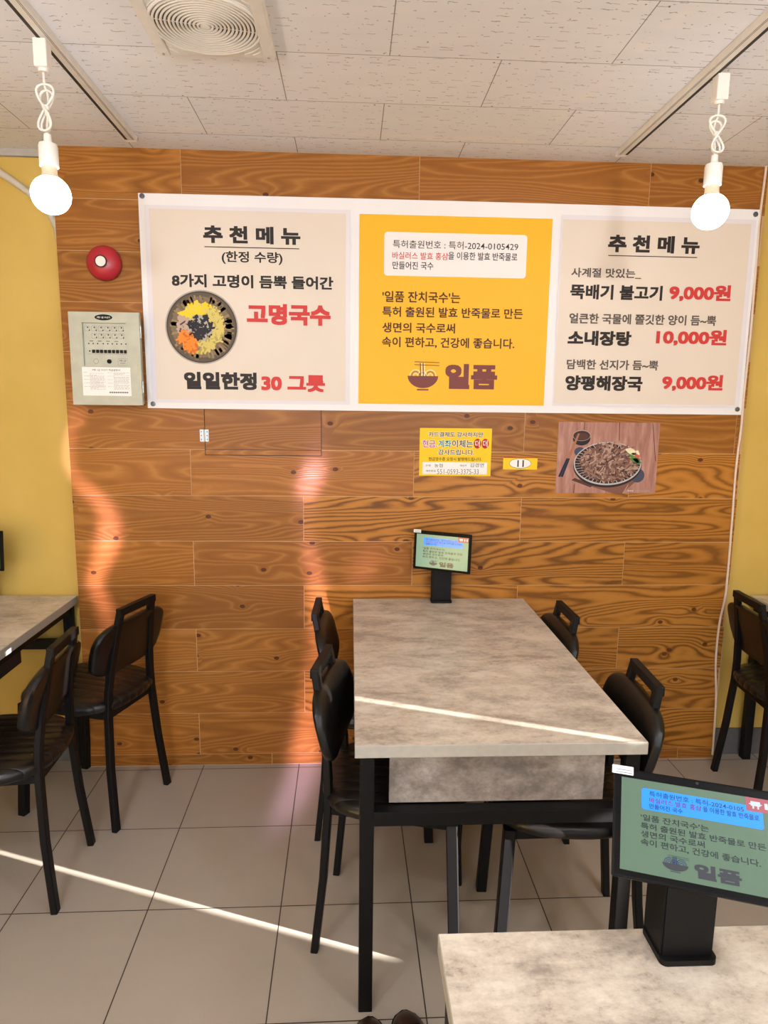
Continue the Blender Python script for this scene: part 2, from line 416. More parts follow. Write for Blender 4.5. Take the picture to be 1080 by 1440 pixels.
# unseen right wall; its two narrow slots are added to shape the sun streaks
def right_wall():
    bm = BM()
    c = lambda z: -2.087+(z-.76)*.0433          # the slots lean very slightly
    for za, zb, ha, hb, wd in ((0, 1.25, .76, 1.165, .0255), (1.25, H, 1.335, 1.95, .0105)):
        hole = [(c(ha)-wd, ha), (c(ha)+wd, ha), (c(hb)+wd, hb), (c(hb)-wd, hb)]; out = [(YF, za), (.2, za), (.2, zb), (YF, zb)]
        O = [[bm.verts.new((X0, *p)) for p in out] for X0 in (XR, XR+.03)]; I = [[bm.verts.new((X0, *p)) for p in hole] for X0 in (XR, XR+.03)]
        for k in range(4):
            q = (k+1) % 4
            for o, h in zip(O, I): bm.faces.new((o[k], o[q], h[q], h[k]))
            bm.faces.new((O[0][k], O[0][q], O[1][q], O[1][k])); bm.faces.new((I[0][k], I[0][q], I[1][q], I[1][k]))
    bmesh.ops.recalc_face_normals(bm, faces=bm.faces[:]); return bm
struct('wall_right', right_wall(), YELLOW)
# shop front behind the camera: sill, head and piers round the glazing
bm = BM()
for b in ((XL, XR, 0, .3), (XL, XR, 2.38, H), (XL, -2.2, .3, 2.38), (3.3, XR, .3, 2.38), (.5, .7, .3, 2.38)): box(bm, b[0], b[1], YF-.1, YF, b[2], b[3])
struct('wall_front', bm, YELLOW)
bm = BM(); box(bm, XL, WL, .05, .063, 0, .11); struct('baseboard_left', bm, GREYB)
bm = BM(); box(bm, WR+.004, XR, .033, .046, 0, .12); struct('baseboard_right', bm, GREYB)
bm = BM(); box(bm, XL, WL, .045, .063, 2.405, H); struct('shadow_gap_1', bm, plain('grey_shadow_gap', lin(176, 170, 164), .7))  # grey strip: the shadow gap under the ceiling put in as colour

# ------------------------------------------------------------------ tables
def make_table(root, L, W, drawer=True):
    """top L along local y (front at -L/2), W along x"""
    bm = BM(); fs = box(bm, -W/2, W/2, -L/2, L/2, .698, .73, bev=.0015, seg=1)
    bm.faces.ensure_lookup_table()
    for f in bm.faces: f.material_index = 0 if f.normal.z > .9 else 1
    bm.normal_update()
    for f in bm.faces: f.material_index = 0 if f.normal.z > .9 else 1
    obj('tabletop', bm, [TOPM, EDGE], root)
    lx, ly = W/2-.030, L/2-.027
    for sx in (-1, 1):
        for sy in (-1, 1):
            bm = BM(); box(bm, sx*lx-.0175, sx*lx+.0175, sy*ly-.0175, sy*ly+.0175, 0, .698, bev=.003); obj('leg', bm, BLACK, root)
    for sx in (-1, 1):
        bm = BM(); box(bm, sx*lx-.015, sx*lx+.015, -ly+.017, ly-.017, .668, .698, bev=.002); obj('apron_rail', bm, BLACK, root)
    for sy in (-1, 1):
        bm = BM(); box(bm, -lx+.017, lx-.017, sy*ly-.017, sy*ly+.017, .515, .552, bev=.002); obj('cross_rail', bm, BLACK, root)
    if drawer:
        bm = BM(); box(bm, -.255, .255, -L/2+.06, L/2-.3, .562, .697); b = obj('cutlery_box', bm, DKBOX, root)
        bm = BM(); box(bm, -.267, .267, -L/2+.045, -L/2+.060, .555, .674, bev=.0015); obj('front_panel', bm, DRAWM, b)['label'] = 'grey concrete-look drawer front'
TABLES = [((.992, -.612, 0), 'concrete-look laminate dining table standing against the wood wall at centre'),
          ((-.837, -.555, 0), 'concrete-look dining table by the yellow wall at the left edge of the photo'),
          ((2.685, -.575, 0), 'dining table by the yellow wall at the right edge, behind a single black chair'),
          ((1.115, -2.392, 0), 'concrete-look dining table nearest the camera in the lower right corner')]
T0 = None
def copy_tree(o, parent=None):
    c = o.copy(); C.objects.link(c); c.parent = parent
    for ch in o.children: copy_tree(ch, c)
    return c
for i, (loc, lab) in enumerate(TABLES):
    if i == 0:
        T0 = thing('dining_table', lab, 'table', loc, 0, 'restaurant dining tables'); make_table(T0, 1.206, .704)
    else:
        t = copy_tree(T0); t.location = loc; t['label'] = lab
# ------------------------------------------------------------------ chairs (local x = forward, origin between the rear feet)
def make_chair(root):
    for s in (-1, 1):
        bm = BM(); P = [(0, s*.16, 0), (.022, s*.144, .22), (.032, s*.128, .42), (.031, s*.122, .50), (.022, s*.111, .60), (.006, s*.099, .70), (-.012, s*.088, .80)]
        bar(bm, P, .0105, .0145, .003); obj('leg', bm, BLACK, root)
        bm = BM(); bar(bm, [(.392, s*.17, 0), (.372, s*.152, .432)], .0155, .0155, .003); obj('leg', bm, BLACK, root)
    bm = BM()
    box(bm, -.024, -.001, -.1025, .1025, .779, .806, bev=.003)
    obj('top_rail', bm, BLACK, root)
    bm = BM()
    box(bm, .026, .048, -.126, .126, .405, .432, bev=.002); box(bm, .36, .382, -.15, .15, .405, .432, bev=.002)
    for s in (-1, 1):
        q = [(.035, s*.126), (.37, s*.152)]
        vs = []
        for (x, y) in q:
            vs.append([bm.verts.new((x, y+dy, z)) for dy, z in ((-.011, .405), (.011, .405), (.011, .432), (-.011, .432))])
        for k in range(4): bm.faces.new((vs[0][k], vs[0][(k+1) % 4], vs[1][(k+1) % 4], vs[1][k]))
        bm.faces.new(vs[0][::-1]); bm.faces.new(vs[1])
    bmesh.ops.recalc_face_normals(bm, faces=bm.faces[:])
    obj('seat_frame', bm, BLACK, root)
    bm = BM()
    lay = [(.80, .428), (.93, .430), (.985, .438), (1.0, .449), (.99, .460), (.95, .469), (.86, .475), (.6, .479), (.3, .480)]
    supel(bm, [(.212*s, .208*s, h, .212) for s, h in lay], 2.7, 56); obj('seat', bm, SEATV, root, True)
    bm = BM()
    def fr(a, b, h):      # a lateral, b vertical, h outwards (forward)
        z = .657+b; x = .021-.25*max(0, z-.60)+.25*a*a+h*.85
        return (x, a, z)
    lay = [(.90, 0), (.97, .002), (1.0, .010), (1.0, .022), (.985, .031), (.93, .039), (.80, .044), (.5, .047), (.2, .048)]
    supel(bm, [(.2*s, .097*s, h, 0) for s, h in lay], 3.4, 56, frame=fr); obj('backrest', bm, VINYL, root, True)
CH = [((-.26, -.668), (-.999, -.035), 'black vinyl chair at the left-edge table, nearer the camera of its two chairs'),
      ((-.154, -.286), (-.95, .315), 'black vinyl chair turned slightly outwards at the left-edge table, next to the wood wall'),
      ((.560, -.842), (.985, -.172), 'black chair on the left side of the centre table, nearer the camera'),
      ((.521, -.345), (.9995, -.03), 'black chair on the left side of the centre table, close to the wood wall'),
      ((1.392, -.39), (-1, 0), 'black chair on the right side of the centre table, close to the wood wall'),
      ((1.428, -.968), (-.998, .065), 'black chair on the right side of the centre table, behind the large screen'),
      ((2.165, -.255), (.998, -.06), 'black vinyl chair at the right-edge table beside the cream cable')]
K0 = None
for i, ((x, y), f, lab) in enumerate(CH):
    a = math.atan2(f[1], f[0])
    if i == 0:
        K0 = thing('dining_chair', lab, 'chair', (x, y, 0), a, 'black vinyl dining chairs'); make_chair(K0)
    else:
        c = copy_tree(K0); c.location = (x, y, 0); c.rotation_euler = (0, 0, a); c['label'] = lab

# ------------------------------------------------------------------ banner
def bowl_picture(bm, cx, cz, R, y):
    """printed bowl of noodles seen from above; material slots: 0 rim dark, 1 bronze, 2 bronze light, 3.. toppings"""
    rg = random.Random(5)
    disc(bm, cx, cz, R, R, y, 56, 0); ring(bm, cx, cz, R, R, R*.035, y-.0001, 56, 9)
    for i in range(11):
        f = .93-.055*i; disc(bm, cx-R*.02*(i/11), cz+R*.03*(i/11), R*f, R*f, y-.0002-.00004*i, 56, 10 if i < 2 else (1 if i < 6 else 2))
    for i in range(110):
        a = rg.uniform(0, 2*PI); r0, r1 = rg.uniform(.6, .75), rg.uniform(.8, .9); d = rg.uniform(.02, .06)
        p = [(cx+R*r*math.cos(a+e), y-.0008, cz+R*r*math.sin(a+e)) for r, e in ((r0, -d), (r0, d), (r1, d), (r1, -d))]
        quad(bm, p, rg.choice((1, 2, 1, 13)))
    k = 0
    def strands(mi, ang0, ang1, r0, r1, n, ln, wd, base=0):
        nonlocal k
        for _ in range(n):
            a = math.radians(rg.uniform(ang0, ang1)); r = R*math.sqrt(rg.uniform(r0*r0, r1*r1)); t = rg.uniform(0, PI); k += 1
            x, z = cx+r*math.cos(a)-R*.03, cz+r*math.sin(a); L = R*ln*rg.uniform(.6, 1.2)/2; W = R*wd*rg.uniform(.7, 1.3)/2
            u = (math.cos(t), math.sin(t)); v = (-u[1], u[0])
            quad(bm, [(x+u[0]*L*p+v[0]*W*q, y-.001-.000002*k, z+u[1]*L*p+v[1]*W*q) for p, q in ((-1, -1), (1, -1), (1, 1), (-1, 1))], mi if rg.random() < .8 else mi+1)
    strands(4, -65, 60, .15, .62, 150, .2, .045); strands(4, -110, -55, .2, .66, 60, .16, .05)
    strands(3, 60, 150, .2, .64, 120, .16, .06); strands(11, 150, 200, .25, .62, 60, .2, .06)
    strands(6, 195, 255, .22, .68, 110, .2, .05); strands(4, 20, 60, .3, .62, 50, .2, .04)
    strands(8, 0, 360, 0, .32, 150, .16, .06)
def food_mats():
    c = {0: (72, 60, 58), 1: (128, 108, 84), 2: (150, 130, 98), 3: (240, 206, 30), 4: (214, 196, 110), 5: (176, 160, 84), 6: (238, 138, 40), 7: (214, 104, 30), 8: (34, 32, 44), 9: (176, 168, 160), 10: (96, 82, 66), 11: (190, 164, 150), 12: (84, 62, 66), 13: (166, 140, 96)}
    return [KR('food_print_ink', lin(*c[i])) for i in range(14)]
FOOD = food_mats()
def noodle_logo(bm, x0, x1, z0, z1, y, mi=0, nm=1):
    w = x1-x0; h = z1-z0; cx = (x0+x1)/2; zt = z0+h*.50
    disc(bm, cx, zt, w/2, h*.42, y, 24, mi, PI, 2*PI); box2 = lambda a, b, c, d, m, yy: vquad(bm, a, b, c, d, yy, m)
    box2(cx-w*.19, cx+w*.19, z0, z0+h*.05, mi, y)
    for (ox, r) in ((-.24, .2), (.24, .2), (-.02, .16)):
        for q in range(3): ring(bm, cx+ox*w, zt, r*w*(1-.3*q), r*w*(1.05-.3*q), w*.024, y-.0001, 20, mi if q % 2 else nm, 0, PI)
    for q in range(4):
        xx = cx-.09*w+q*.045*w; quad(bm, ((xx, y-.0002, zt), (xx+.03*w, y-.0002, zt), (xx+.01*w, y-.0002, z1-h*.06), (xx-.02*w, y-.0002, z1-h*.06)), nm if q % 2 else mi)
    for q in (0, .1): quad(bm, ((x0+w*.22, y-.0003, z1-h*(.03+q)), (x1+w*.03, y-.0003, z1-h*(.05+q)), (x1+w*.03, y-.0003, z1-h*(.025+q)), (x0+w*.22, y-.0003, z1-h*(.005+q))), mi)
GROM = plain('dull_steel_grommet', lin(104, 104, 108), .35, .5, metal=.7)
def banner():
    ox, oz = 1.02, 1.884
    R = thing('menu_banner', 'long white-bordered menu banner with beige and yellow panels hung across the wood wall', 'banner', (ox, 0, oz))
    def add(name, fn, mats, smooth=False, label=None):
        bm = BM(); fn(bm); bmesh.ops.translate(bm, verts=bm.verts[:], vec=(-ox, 0, -oz)); o = obj(name, bm, mats, R, smooth)
        if label: o['label'] = label
        return o
    def sheet(bm):
        nx, nz = 60, 20; g = []
        for j in range(nz+1):
            for i in range(nx+1):
                u, v = i/nx, j/nz
                x = -.157+2.354*u+(.002-.002*v if u < .01 else 0); z = 1.492+.781*v+.0015*math.sin(PI*u)*(1 if v > .5 else -1)
                g.append(bm.verts.new((x, -.006-.002*math.sin(u*23+v*2)*math.sin(PI*v), z)))
        for j in range(nz):
            for i in range(nx): a = j*(nx+1)+i; bm.faces.new((g[a], g[a+1], g[a+nx+2], g[a+nx+1]))
        r = bmesh.ops.extrude_face_region(bm, geom=bm.faces[:]); bmesh.ops.translate(bm, verts=[e for e in r['geom'] if isinstance(e, bmesh.types.BMVert)], vec=(0, .0012, 0))
        bmesh.ops.recalc_face_normals(bm, faces=bm.faces[:])
    add('sheet', sheet, B_WHITE, True)
    Y = -.0095
    add('printed_panel', lambda b: (vquad(b, -.136, .624, 1.513, 2.232, Y), ), B_PALE)['label'] = 'pale band round the left beige panel'
    add('printed_panel', lambda b: vquad(b, 1.423, 2.183, 1.519, 2.235, Y), B_PALE)['label'] = 'pale band round the right beige panel'
    add('printed_panel', lambda b: vquad(b, -.118, .606, 1.526, 2.219, Y-.0003), B_BEIGE)['label'] = 'left beige panel'
    add('printed_panel', lambda b: vquad(b, .657, 1.389, 1.519, 2.219, Y-.0003), B_YEL)['label'] = 'middle yellow panel'
    add('printed_panel', lambda b: vquad(b, 1.429, 2.165, 1.53, 2.219, Y-.0003), B_BEIGE)['label'] = 'right beige panel'
    add('printed_panel', lambda b: rbox2d(b, .751, 1.295, 2.000, 2.158, .012, Y-.0006), B_BOX)['label'] = 'rounded white box on yellow'
    y = Y-.0012
    def words(L, mat, lab=None):      # every printed line a part of its own
        for txt, rect, off, hv in L: add('lettering', lambda b: ink(b, txt, rect, y, off, hv), mat, label=lab)
    words([('추 천 메 뉴', (.0764, .4363, 2.1027, 2.165), .012, .030), ('(한정 수량)', (.1426, .3687, 2.0295, 2.0756), .012, .01),
           ('8가지 고명이 듬뿍 들어간', (-.0444, .5591, 1.9431, 1.9909), .012, .022), ('일일한정', (-.0118, .2648, 1.5649, 1.6313), .012, .034)], I_BLACK)
    add('underline', lambda b: vquad(b, .0801, .4317, 2.0876, 2.0908, y), I_BLACK)
    words([('고명국수', (.2314, .5489, 1.8103, 1.8882), .012, .036), ('30 그릇', (.2819, .5271, 1.5604, 1.625), .012, .034)], I_RED, 'bold red lettering on the left panel')
    words([('특허출원번호 : 특허-2024-0105429', (.7834, 1.2611, 2.1006, 2.1295), .004, 0), ('을 이용한 발효 반죽물로', (.9946, 1.2595, 2.0628, 2.0915), .012, 0), ('만들어진 국수', (.7829, .9384, 2.0242, 2.0521), .012, 0)], I_BLACK, 'small black lettering in the white box')
    words([('바실러스 발효 홍삼', (.7816, .9938, 2.0607, 2.0873), .01, 0)], I_RED, 'small red lettering in the white box')
    words([("'일품 잔치국수'는", (.7459, 1.045, 1.9029, 1.944), .014, .006), ('특허 출원된 발효 반죽물로 만든', (.7466, 1.2901, 1.8488, 1.8872), .014, .006),
           ('생면의 국수로써', (.7472, 1.0281, 1.7903, 1.8277), .014, .006), ('속이 편하고, 건강에 좋습니다.', (.7463, 1.2622, 1.7339, 1.7744), .014, .006)], I_BROWN, 'dark brown lettering on the yellow panel')
    words([('일품', (.9945, 1.1993, 1.5796, 1.6757), .012, .036)], I_LOGO, 'large maroon word on the yellow panel')
    add('noodle_bowl_emblem', lambda b: noodle_logo(b, .8478, .9672, 1.5723, 1.6834, y), [I_LOGO, I_CREAM])
    words([('추 천 메 뉴', (1.6083, 1.9671, 2.1037, 2.1675), .012, .030), ('뚝배기 불고기', (1.4714, 1.8345, 1.9277, 1.9834), .012, .024), ('소내장탕', (1.4712, 1.7238, 1.7533, 1.8101), .012, .032), ('양평해장국', (1.4708, 1.7812, 1.5799, 1.6388), .012, .030)], I_BLACK, 'bold black lettering on the right panel')
    add('underline', lambda b: vquad(b, 1.6113, 1.9609, 2.0897, 2.0928, y), I_BLACK)
    words([('사계절 맛있는_', (1.4715, 1.746, 2.0076, 2.0441), .012, .012), ('얼큰한 국물에 쫄깃한 양이 듬~뿍', (1.473, 2.0577, 1.8362, 1.8752), .012, .014), ('담백한 선지가 듬~뿍', (1.4727, 1.8395, 1.6616, 1.7001), .012, .014)], I_GREY, 'thin grey lettering on the right panel')
    words([('9,000원', (1.8616, 2.1075, 1.9269, 1.9908), .012, .028), ('10,000원', (1.8229, 2.1067, 1.7584, 1.8219), .012, .028), ('9,000원', (1.8604, 2.1079, 1.5829, 1.6478), .012, .028)], I_RED, 'red price on the right panel')
    add('food_picture', lambda b: bowl_picture(b, .0615, 1.797, .137, y+.0002), FOOD)
    for gx, gz in ((-.142, 2.262), (2.178, 2.255), (2.178, 1.514), (-.133, 1.508)):
        def gr(b):
            lathe(b, [(.0095, 0), (.0095, .0022), (.006, .0032), (.003, .0034)], (gx, -.0078, gz), 20, 'y')
        add('grommet_screw', gr, GROM, True)
banner()

# ------------------------------------------------------------------ notices on the wall
def notice(name, label, cat, x0, x1, z0, z1, mat):
    cx, cz = (x0+x1)/2, (z0+z1)/2; R = thing(name, label, cat, (cx, 0, cz))
    def add(nm, fn, mats, lab=None, parent=None):
        bm = BM(); fn(bm); bmesh.ops.translate(bm, verts=bm.verts[:], vec=(-cx, 0, -cz)); o = obj(nm, bm, mats, parent or R)
        if lab: o['label'] = lab
        return o
    add('card', lambda b: slab(b, x0, x1, z0, z1, .0005, .0020), mat)
    return add
S_YEL = KR('yellow_card', lin(244, 202, 30))
add = notice('payment_notice', 'yellow card with lines of black and coloured lettering taped to the wood wall', 'notice', .9011, 1.1889, 1.2368, 1.4266, S_YEL)
add('white_field', lambda b: vquad(b, .9145, 1.1743, 1.2437, 1.2912, -.0018), I_WHITE)
for s_, r in (('카드결제도 감사하지만', (.9345, 1.1554, 1.3905, 1.4129)), ('현금.', (.9105, .9711, 1.3484, 1.3807)), ('계좌', (.973, 1.0285, 1.349, 1.3812)), ('이체는', (1.0288, 1.1155, 1.3496, 1.3818)), ('감사드립니다.', (.9739, 1.1219, 1.3189, 1.3435))):
    add('lettering_outline', lambda b: ink(b, s_, r, -.0017, .012, .04), I_WHITE, 'white outline round the lettering')
for s_, r, o_ in (('카드결제도 감사하지만', (.9358, 1.1541, 1.3918, 1.4116), .014), ('이체는', (1.0302, 1.1141, 1.3508, 1.3806), .014), ('감사드립니다.', (.9753, 1.1205, 1.3202, 1.3422), .014), ('현금영수증 요청시 발행해드립니다.', (.938, 1.1512, 1.297, 1.3112), .012),
                ('은행', (.9264, .9465, 1.2736, 1.2815), .0), ('농협', (.9623, .9951, 1.2707, 1.2855), .0), ('예금주', (1.0645, 1.0921, 1.2746, 1.2825), .0), ('김경연', (1.1053, 1.1611, 1.2724, 1.2882), .0), ('계좌번호', (.9269, .9682, 1.252, 1.2605), .0), ('551-0593-3375-33', (.9735, 1.1407, 1.2443, 1.2634), -.012)):
    add('lettering', lambda b: ink(b, s_, r, -.0024, o_), I_BLACK)
add('lettering', lambda b: ink(b, '현금.', (.9119, .9697, 1.3497, 1.3794), -.0024, .014), I_MAG, 'magenta word')
add('lettering', lambda b: ink(b, '계좌', (.9744, 1.0271, 1.3502, 1.3799), -.0024, .014), I_TEAL, 'teal word')
add('red_spot', lambda b: disc(b, 1.1321, 1.3663, .0145, .0197, -.0020), I_CRIMSON); add('red_spot', lambda b: disc(b, 1.1633, 1.3666, .0145, .0197, -.0021), I_CRIMSON)
for r in ((1.1231, 1.1411, 1.3534, 1.3796), (1.1543, 1.1723, 1.3537, 1.3799)): add('lettering', lambda b: ink(b, '더', r, -.0026, .014), I_WHITE, 'white word on a red spot')
add = notice('table_number_card', 'small yellow card with a white oval bearing the number 11', 'sign', 1.2391, 1.3775, 1.2642, 1.3139, S_YEL)
add('border_line', lambda b: vquad(b, 1.2391, 1.3775, 1.3105, 1.3139, -.0017), I_CRIMSON)
add('oval', lambda b: (disc(b, 1.308, 1.2888, .0449, .0204, -.0018, mi=1), disc(b, 1.308, 1.2888, .0434, .0189, -.0020)), [I_WHITE, I_BLACK])
add('lettering', lambda b: (vquad(b, 1.2962, 1.3016, 1.2747, 1.3022, -.0024), vquad(b, 1.3167, 1.3225, 1.2747, 1.3022, -.0024)), I_NAVY)

# ---- beef photo
def plank_print():
    t = NT('printed_wood_planks', .5, .3); p = t.sep(t.coord())
    n = t.noise(t.comb(t.math('MULTIPLY', p[0], 30), 0.0, t.math('MULTIPLY', p[2], 5)), 1.6, 4, .6, .4); f = t.noise(t.comb(t.math('MULTIPLY', p[0], 260), 0.0, t.math('MULTIPLY', p[2], 14)), 1, 3)
    b = t.noise(t.comb(t.math('FLOOR', t.math('MULTIPLY', p[0], 8.5)), 4.0, 0.0), 3.3, 0)
    c = t.ramp(n, [(.3, lin(132, 82, 72)), (.5, lin(172, 120, 106)), (.7, lin(200, 156, 142))]); c = t.mix(t.math('MULTIPLY', f, .4), c, lin(120, 76, 68)); c = t.mix(t.math('MULTIPLY', b, .5), c, lin(188, 146, 134))
    t.color(c); return t.m
def beef_photo():
    x0, x1, z0, z1 = 1.4569, 1.870, 1.1702, 1.4563
    add = notice('food_poster', 'photo print of shredded beef on a wire-rimmed griddle, taped to the wood wall', 'poster', x0, x1, z0, z1, plank_print())
    U = lambda u: x0+(u-88)/(985-88)*(x1-x0); V = lambda v: z1-(v-88)/(722-88)*(z1-z0)
    px = (x1-x0)/897; rg = random.Random(3)
    cols = [(40, 34, 38), (62, 44, 40), (112, 80, 72), (148, 114, 102), (178, 146, 132), (188, 184, 186), (70, 74, 96), (88, 138, 60), (232, 222, 186), (214, 92, 84), (84, 54, 50), (176, 146, 130), (128, 86, 74), (30, 36, 62), (168, 112, 82)]
    ms = [KR('poster_ink', lin(*c)) for c in cols]
    def pic(b):
        y = -.0018
        # board under the griddle, plank joints
        quad(b, ((U(225), y, V(605)), (U(600), y, V(722)), (U(690), y, V(722)), (U(860), y, V(560))), 12); quad(b, ((U(690), y-.00005, V(722)), (U(735), y-.00005, V(640)), (U(742), y-.00005, V(640)), (U(702), y-.00005, V(722))), 11)
        quad(b, ((U(225), y-.00005, V(605)), (U(255), y-.00005, V(585)), (U(420), y-.00005, V(650)), (U(400), y-.00005, V(670))), 10)
        for (a0, b0, a1, b1) in ((312, 88, 308, 200), (620, 88, 628, 250), (915, 92, 965, 430), (252, 640, 250, 722)): quad(b, ((U(a0), y, V(b0)), (U(a0+6), y, V(b0)), (U(a1+6), y, V(b1)), (U(a1), y, V(b1))), 10)
        # sauce cup
        disc(b, U(296), V(232), 78*px, 62*px, y-.0001, 32, 0); disc(b, U(295), V(206), 80*px, 48*px, y-.0002, 32, 11); disc(b, U(295), V(208), 74*px, 42*px, y-.0003, 32, 1); disc(b, U(298), V(214), 60*px, 30*px, y-.0004, 32, 10)
        # chopsticks
        for d in (0, 16):
            quad(b, ((U(172+d), y-.0005, V(410)), (U(262+d*.4), y-.0005, V(188)), (U(270+d*.4), y-.0005, V(190)), (U(186+d), y-.0005, V(414))), 14); quad(b, ((U(106+d*1.4), y-.0005, V(572)), (U(172+d), y-.0005, V(408)), (U(186+d), y-.0005, V(412)), (U(124+d*1.4), y-.0005, V(580))), 13)
        # griddle
        disc(b, U(815), V(560), 62*px, 62*px, y-.0002, 24, 6); disc(b, U(285), V(350), 48*px, 40*px, y-.0002, 24, 6)
        disc(b, U(540), V(470), 306*px, 196*px, y-.0003, 56, 0); disc(b, U(540), V(455), 302*px, 190*px, y-.0004, 56, 5); disc(b, U(540), V(452), 292*px, 178*px, y-.0005, 56, 0)
        for i in range(46):
            a = 2*PI*i/46; c, s = math.cos(a), math.sin(a); d = .012
            quad(b, [(U(540+r*300*math.cos(a+e)), y-.0006, V(455-r*186*math.sin(a+e))) for r, e in ((.8, -d), (.8, d), (1, d), (1, -d))], 5 if i % 2 else 11)
        k = 0
        for _ in range(620):
            a = rg.uniform(0, 2*PI); r = math.sqrt(rg.random()); u = 555+262*r*math.cos(a)*.98; v = 440+168*r*math.sin(a)
            if v < 330 and abs(u-590) > 40+ (v-230)*1.6: continue
            t = rg.uniform(0, PI); L = rg.uniform(14, 44); W = rg.uniform(4, 11); bend = rg.uniform(-12, 12); k += 1; yy = y-.0008-.0000012*k
            top = []; bot = []
            for q in range(5):
                s = (q/4-.5)*2; cu = u+math.cos(t)*L*s-math.sin(t)*bend*s*s; cv = v+math.sin(t)*L*s*.8+math.cos(t)*bend*s*s; w_ = W*(1-.5*s*s)
                top.append((cu-math.sin(t)*w_, cv+math.cos(t)*w_)); bot.append((cu+math.sin(t)*w_, cv-math.cos(t)*w_))
            f = b.faces.new([b.verts.new((U(p), yy, V(q))) for p, q in top+bot[::-1]]); f.material_index = rg.choice((2, 3, 3, 4, 2, 11, 12, 10))
        for (u, v, ru, rv, m, rot) in ((745, 345, 55, 26, 8, .5), (795, 360, 22, 26, 8, 0), (770, 400, 80, 18, 7, .75), (790, 425, 50, 18, 7, .3), (800, 385, 26, 14, 9, .6), (735, 360, 24, 12, 7, 1.0), (760, 365, 18, 10, 8, .2)):
            yy = y-.002; P = []
            for q in range(20):
                a = 2*PI*q/20; p, r = ru*math.cos(a)*(1+.2*math.sin(3*a)), rv*math.sin(a); P.append((U(u+p*math.cos(rot)-r*math.sin(rot)), yy-.00003*m, V(v+p*math.sin(rot)+r*math.cos(rot))))
            b.faces.new([b.verts.new(p) for p in P]).material_index = m
        for q in range(3): vquad(b, U(738+q*18), U(750+q*18), V(706), V(692), y, 5)
        vquad(b, U(805), U(930), V(703), V(695), y, 11)
    add('printed_picture', pic, ms)
beef_photo()

# ------------------------------------------------------------------ fire alarm bell and panel, wall hatch
bell = thing('fire_alarm_bell', 'round red alarm bell with white centre on the wood wall above the grey panel', 'alarm bell', (-.289, 0, 2.022))
bm = BM(); lathe(bm, [(.050, -.001), (.050, .008)], n=40, axis='y'); obj('back_plate', bm, plain('dark_red_plate', lin(110, 24, 32), .5), bell)
bm = BM(); lathe(bm, [(.061, .007), (.0635, .010), (.0635, .015), (.061, .024), (.054, .034), (.042, .042), (.028, .0465), (.012, .0485), (.002, .049)], n=48, axis='y')
obj('gong', bm, plain('red_bell_enamel', lin(176, 38, 52), .35, .5), bell, True)
bm = BM(); lathe(bm, [(.0225, .045), (.0225, .0503), (.0195, .0508)], n=32, axis='y'); obj('centre_ring', bm, I_BLACK, bell)
bm = BM(); lathe(bm, [(.018, .046), (.018, .0525), (.006, .0535)], n=32, axis='y'); obj('centre_cap', bm, WHITE, bell, True)

PGREY = plain('sage_grey_enamel', lin(186, 186, 170), .4, .45); PFACE = plain('pale_panel_face', lin(192, 192, 178), .5)
pnl = thing('fire_alarm_control_box', 'grey-green metal fire alarm control box with window and white instruction sheet', 'control box', (-.279, 0, 1.6705))
def pbox(nm, mats, fn, parent=None, smooth=False):
    bm = BM(); fn(bm); return obj(nm, bm, mats, parent or pnl, smooth)
pbox('housing', PGREY, lambda b: box(b, -.112, .112, -.062, .0005, -.163, .163))
def pdoor(b):   # door with a window opening
    X = (-.127, -.080, .078, .127); Z = (-.168, -.026, .130, .168)
    for i in range(3):
        for j in range(3):
            if i == 1 and j == 1: continue
            box(b, X[i], X[i+1], -.08, -.063, Z[j], Z[j+1])
    bmesh.ops.remove_doubles(b, verts=b.verts[:], dist=1e-5)
door = pbox('door', PGREY, pdoor)
inner = pbox('control_face', PFACE, lambda b: vquad(b, -.080, .078, -.026, .130, -.066))
def pmarks(b):
    y = -.0665
    for row, n, st in ((.112, 6, 0), (.086, 5, 1), ):
        for i in range(n):
            x = -.066+(i+st)*.0245; 
            for s in ((x-.009, x+.009, row+.006, row+.0066), (x-.009, x+.009, row-.0106, row-.010), (x-.0095, x-.0089, row-.0106, row+.0066), (x+.0089, x+.0095, row-.0106, row+.0066)): vquad(b, *s, y)
            disc(b, x+.002, row+.002, .0027, .0027, y-.0002, 12); disc(b, x+.008, row-.008, .0024, .0024, y-.0002, 12)
    for i in range(9): 
        disc(b, -.06+i*.0165 if i > 2 else -.063+i*.016, .056, .0026, .0026, y, 12)
    for i in range(4): vquad(b, -.06+i*.03, -.046+i*.03, .064, .066, y)
    disc(b, -.061, .029, .003, .003, y, 12)
    ring(b, -.040, -.008, .0095, .0095, .0008, y, 24)
    for s in ((.040, .074, .002, .0026), (.040, .074, -.0226, -.022), (.040, .0406, -.0226, .002), (.0734, .074, -.0226, .002), (-.067, .076, .018, .0186)): vquad(b, *s, y)
pbox('control_markings', I_BLACK, pmarks, inner)
pbox('lettering', I_BLACK, lambda b: (ink(b, 'P형 1급', (.046, .069, -.008, -.001), -.0666, .008), ink(b, '수신기', (.048, .066, -.017, -.011), -.0666, .008)), inner)
for i in range(9): pbox('push_button', BLACK, lambda b: box(b, -.052+i*.0145, -.041+i*.0145, -.070, -.066, .022, .034, bev=.001, seg=1), inner)
pbox('knob', BLACK, lambda b: lathe(b, [(.008, .065), (.008, .072), (.006, .076), (.001, .0765)], (.009, 0, -.008), 24, 'y'), inner, True)
pbox('name_plate', BLACK, lambda b: lathe(b, [(.001, .0795), (.001, .0812)], (0, 0, 0), 12, 'y') if False else (disc(b, 0, .149, .032, .0108, -.0808, 36)), door)
pbox('lettering', I_WHITE, lambda b: ink(b, 'P형 1급 수신기', (-.023, .023, .1455, .1525), -.0813, .008), door)
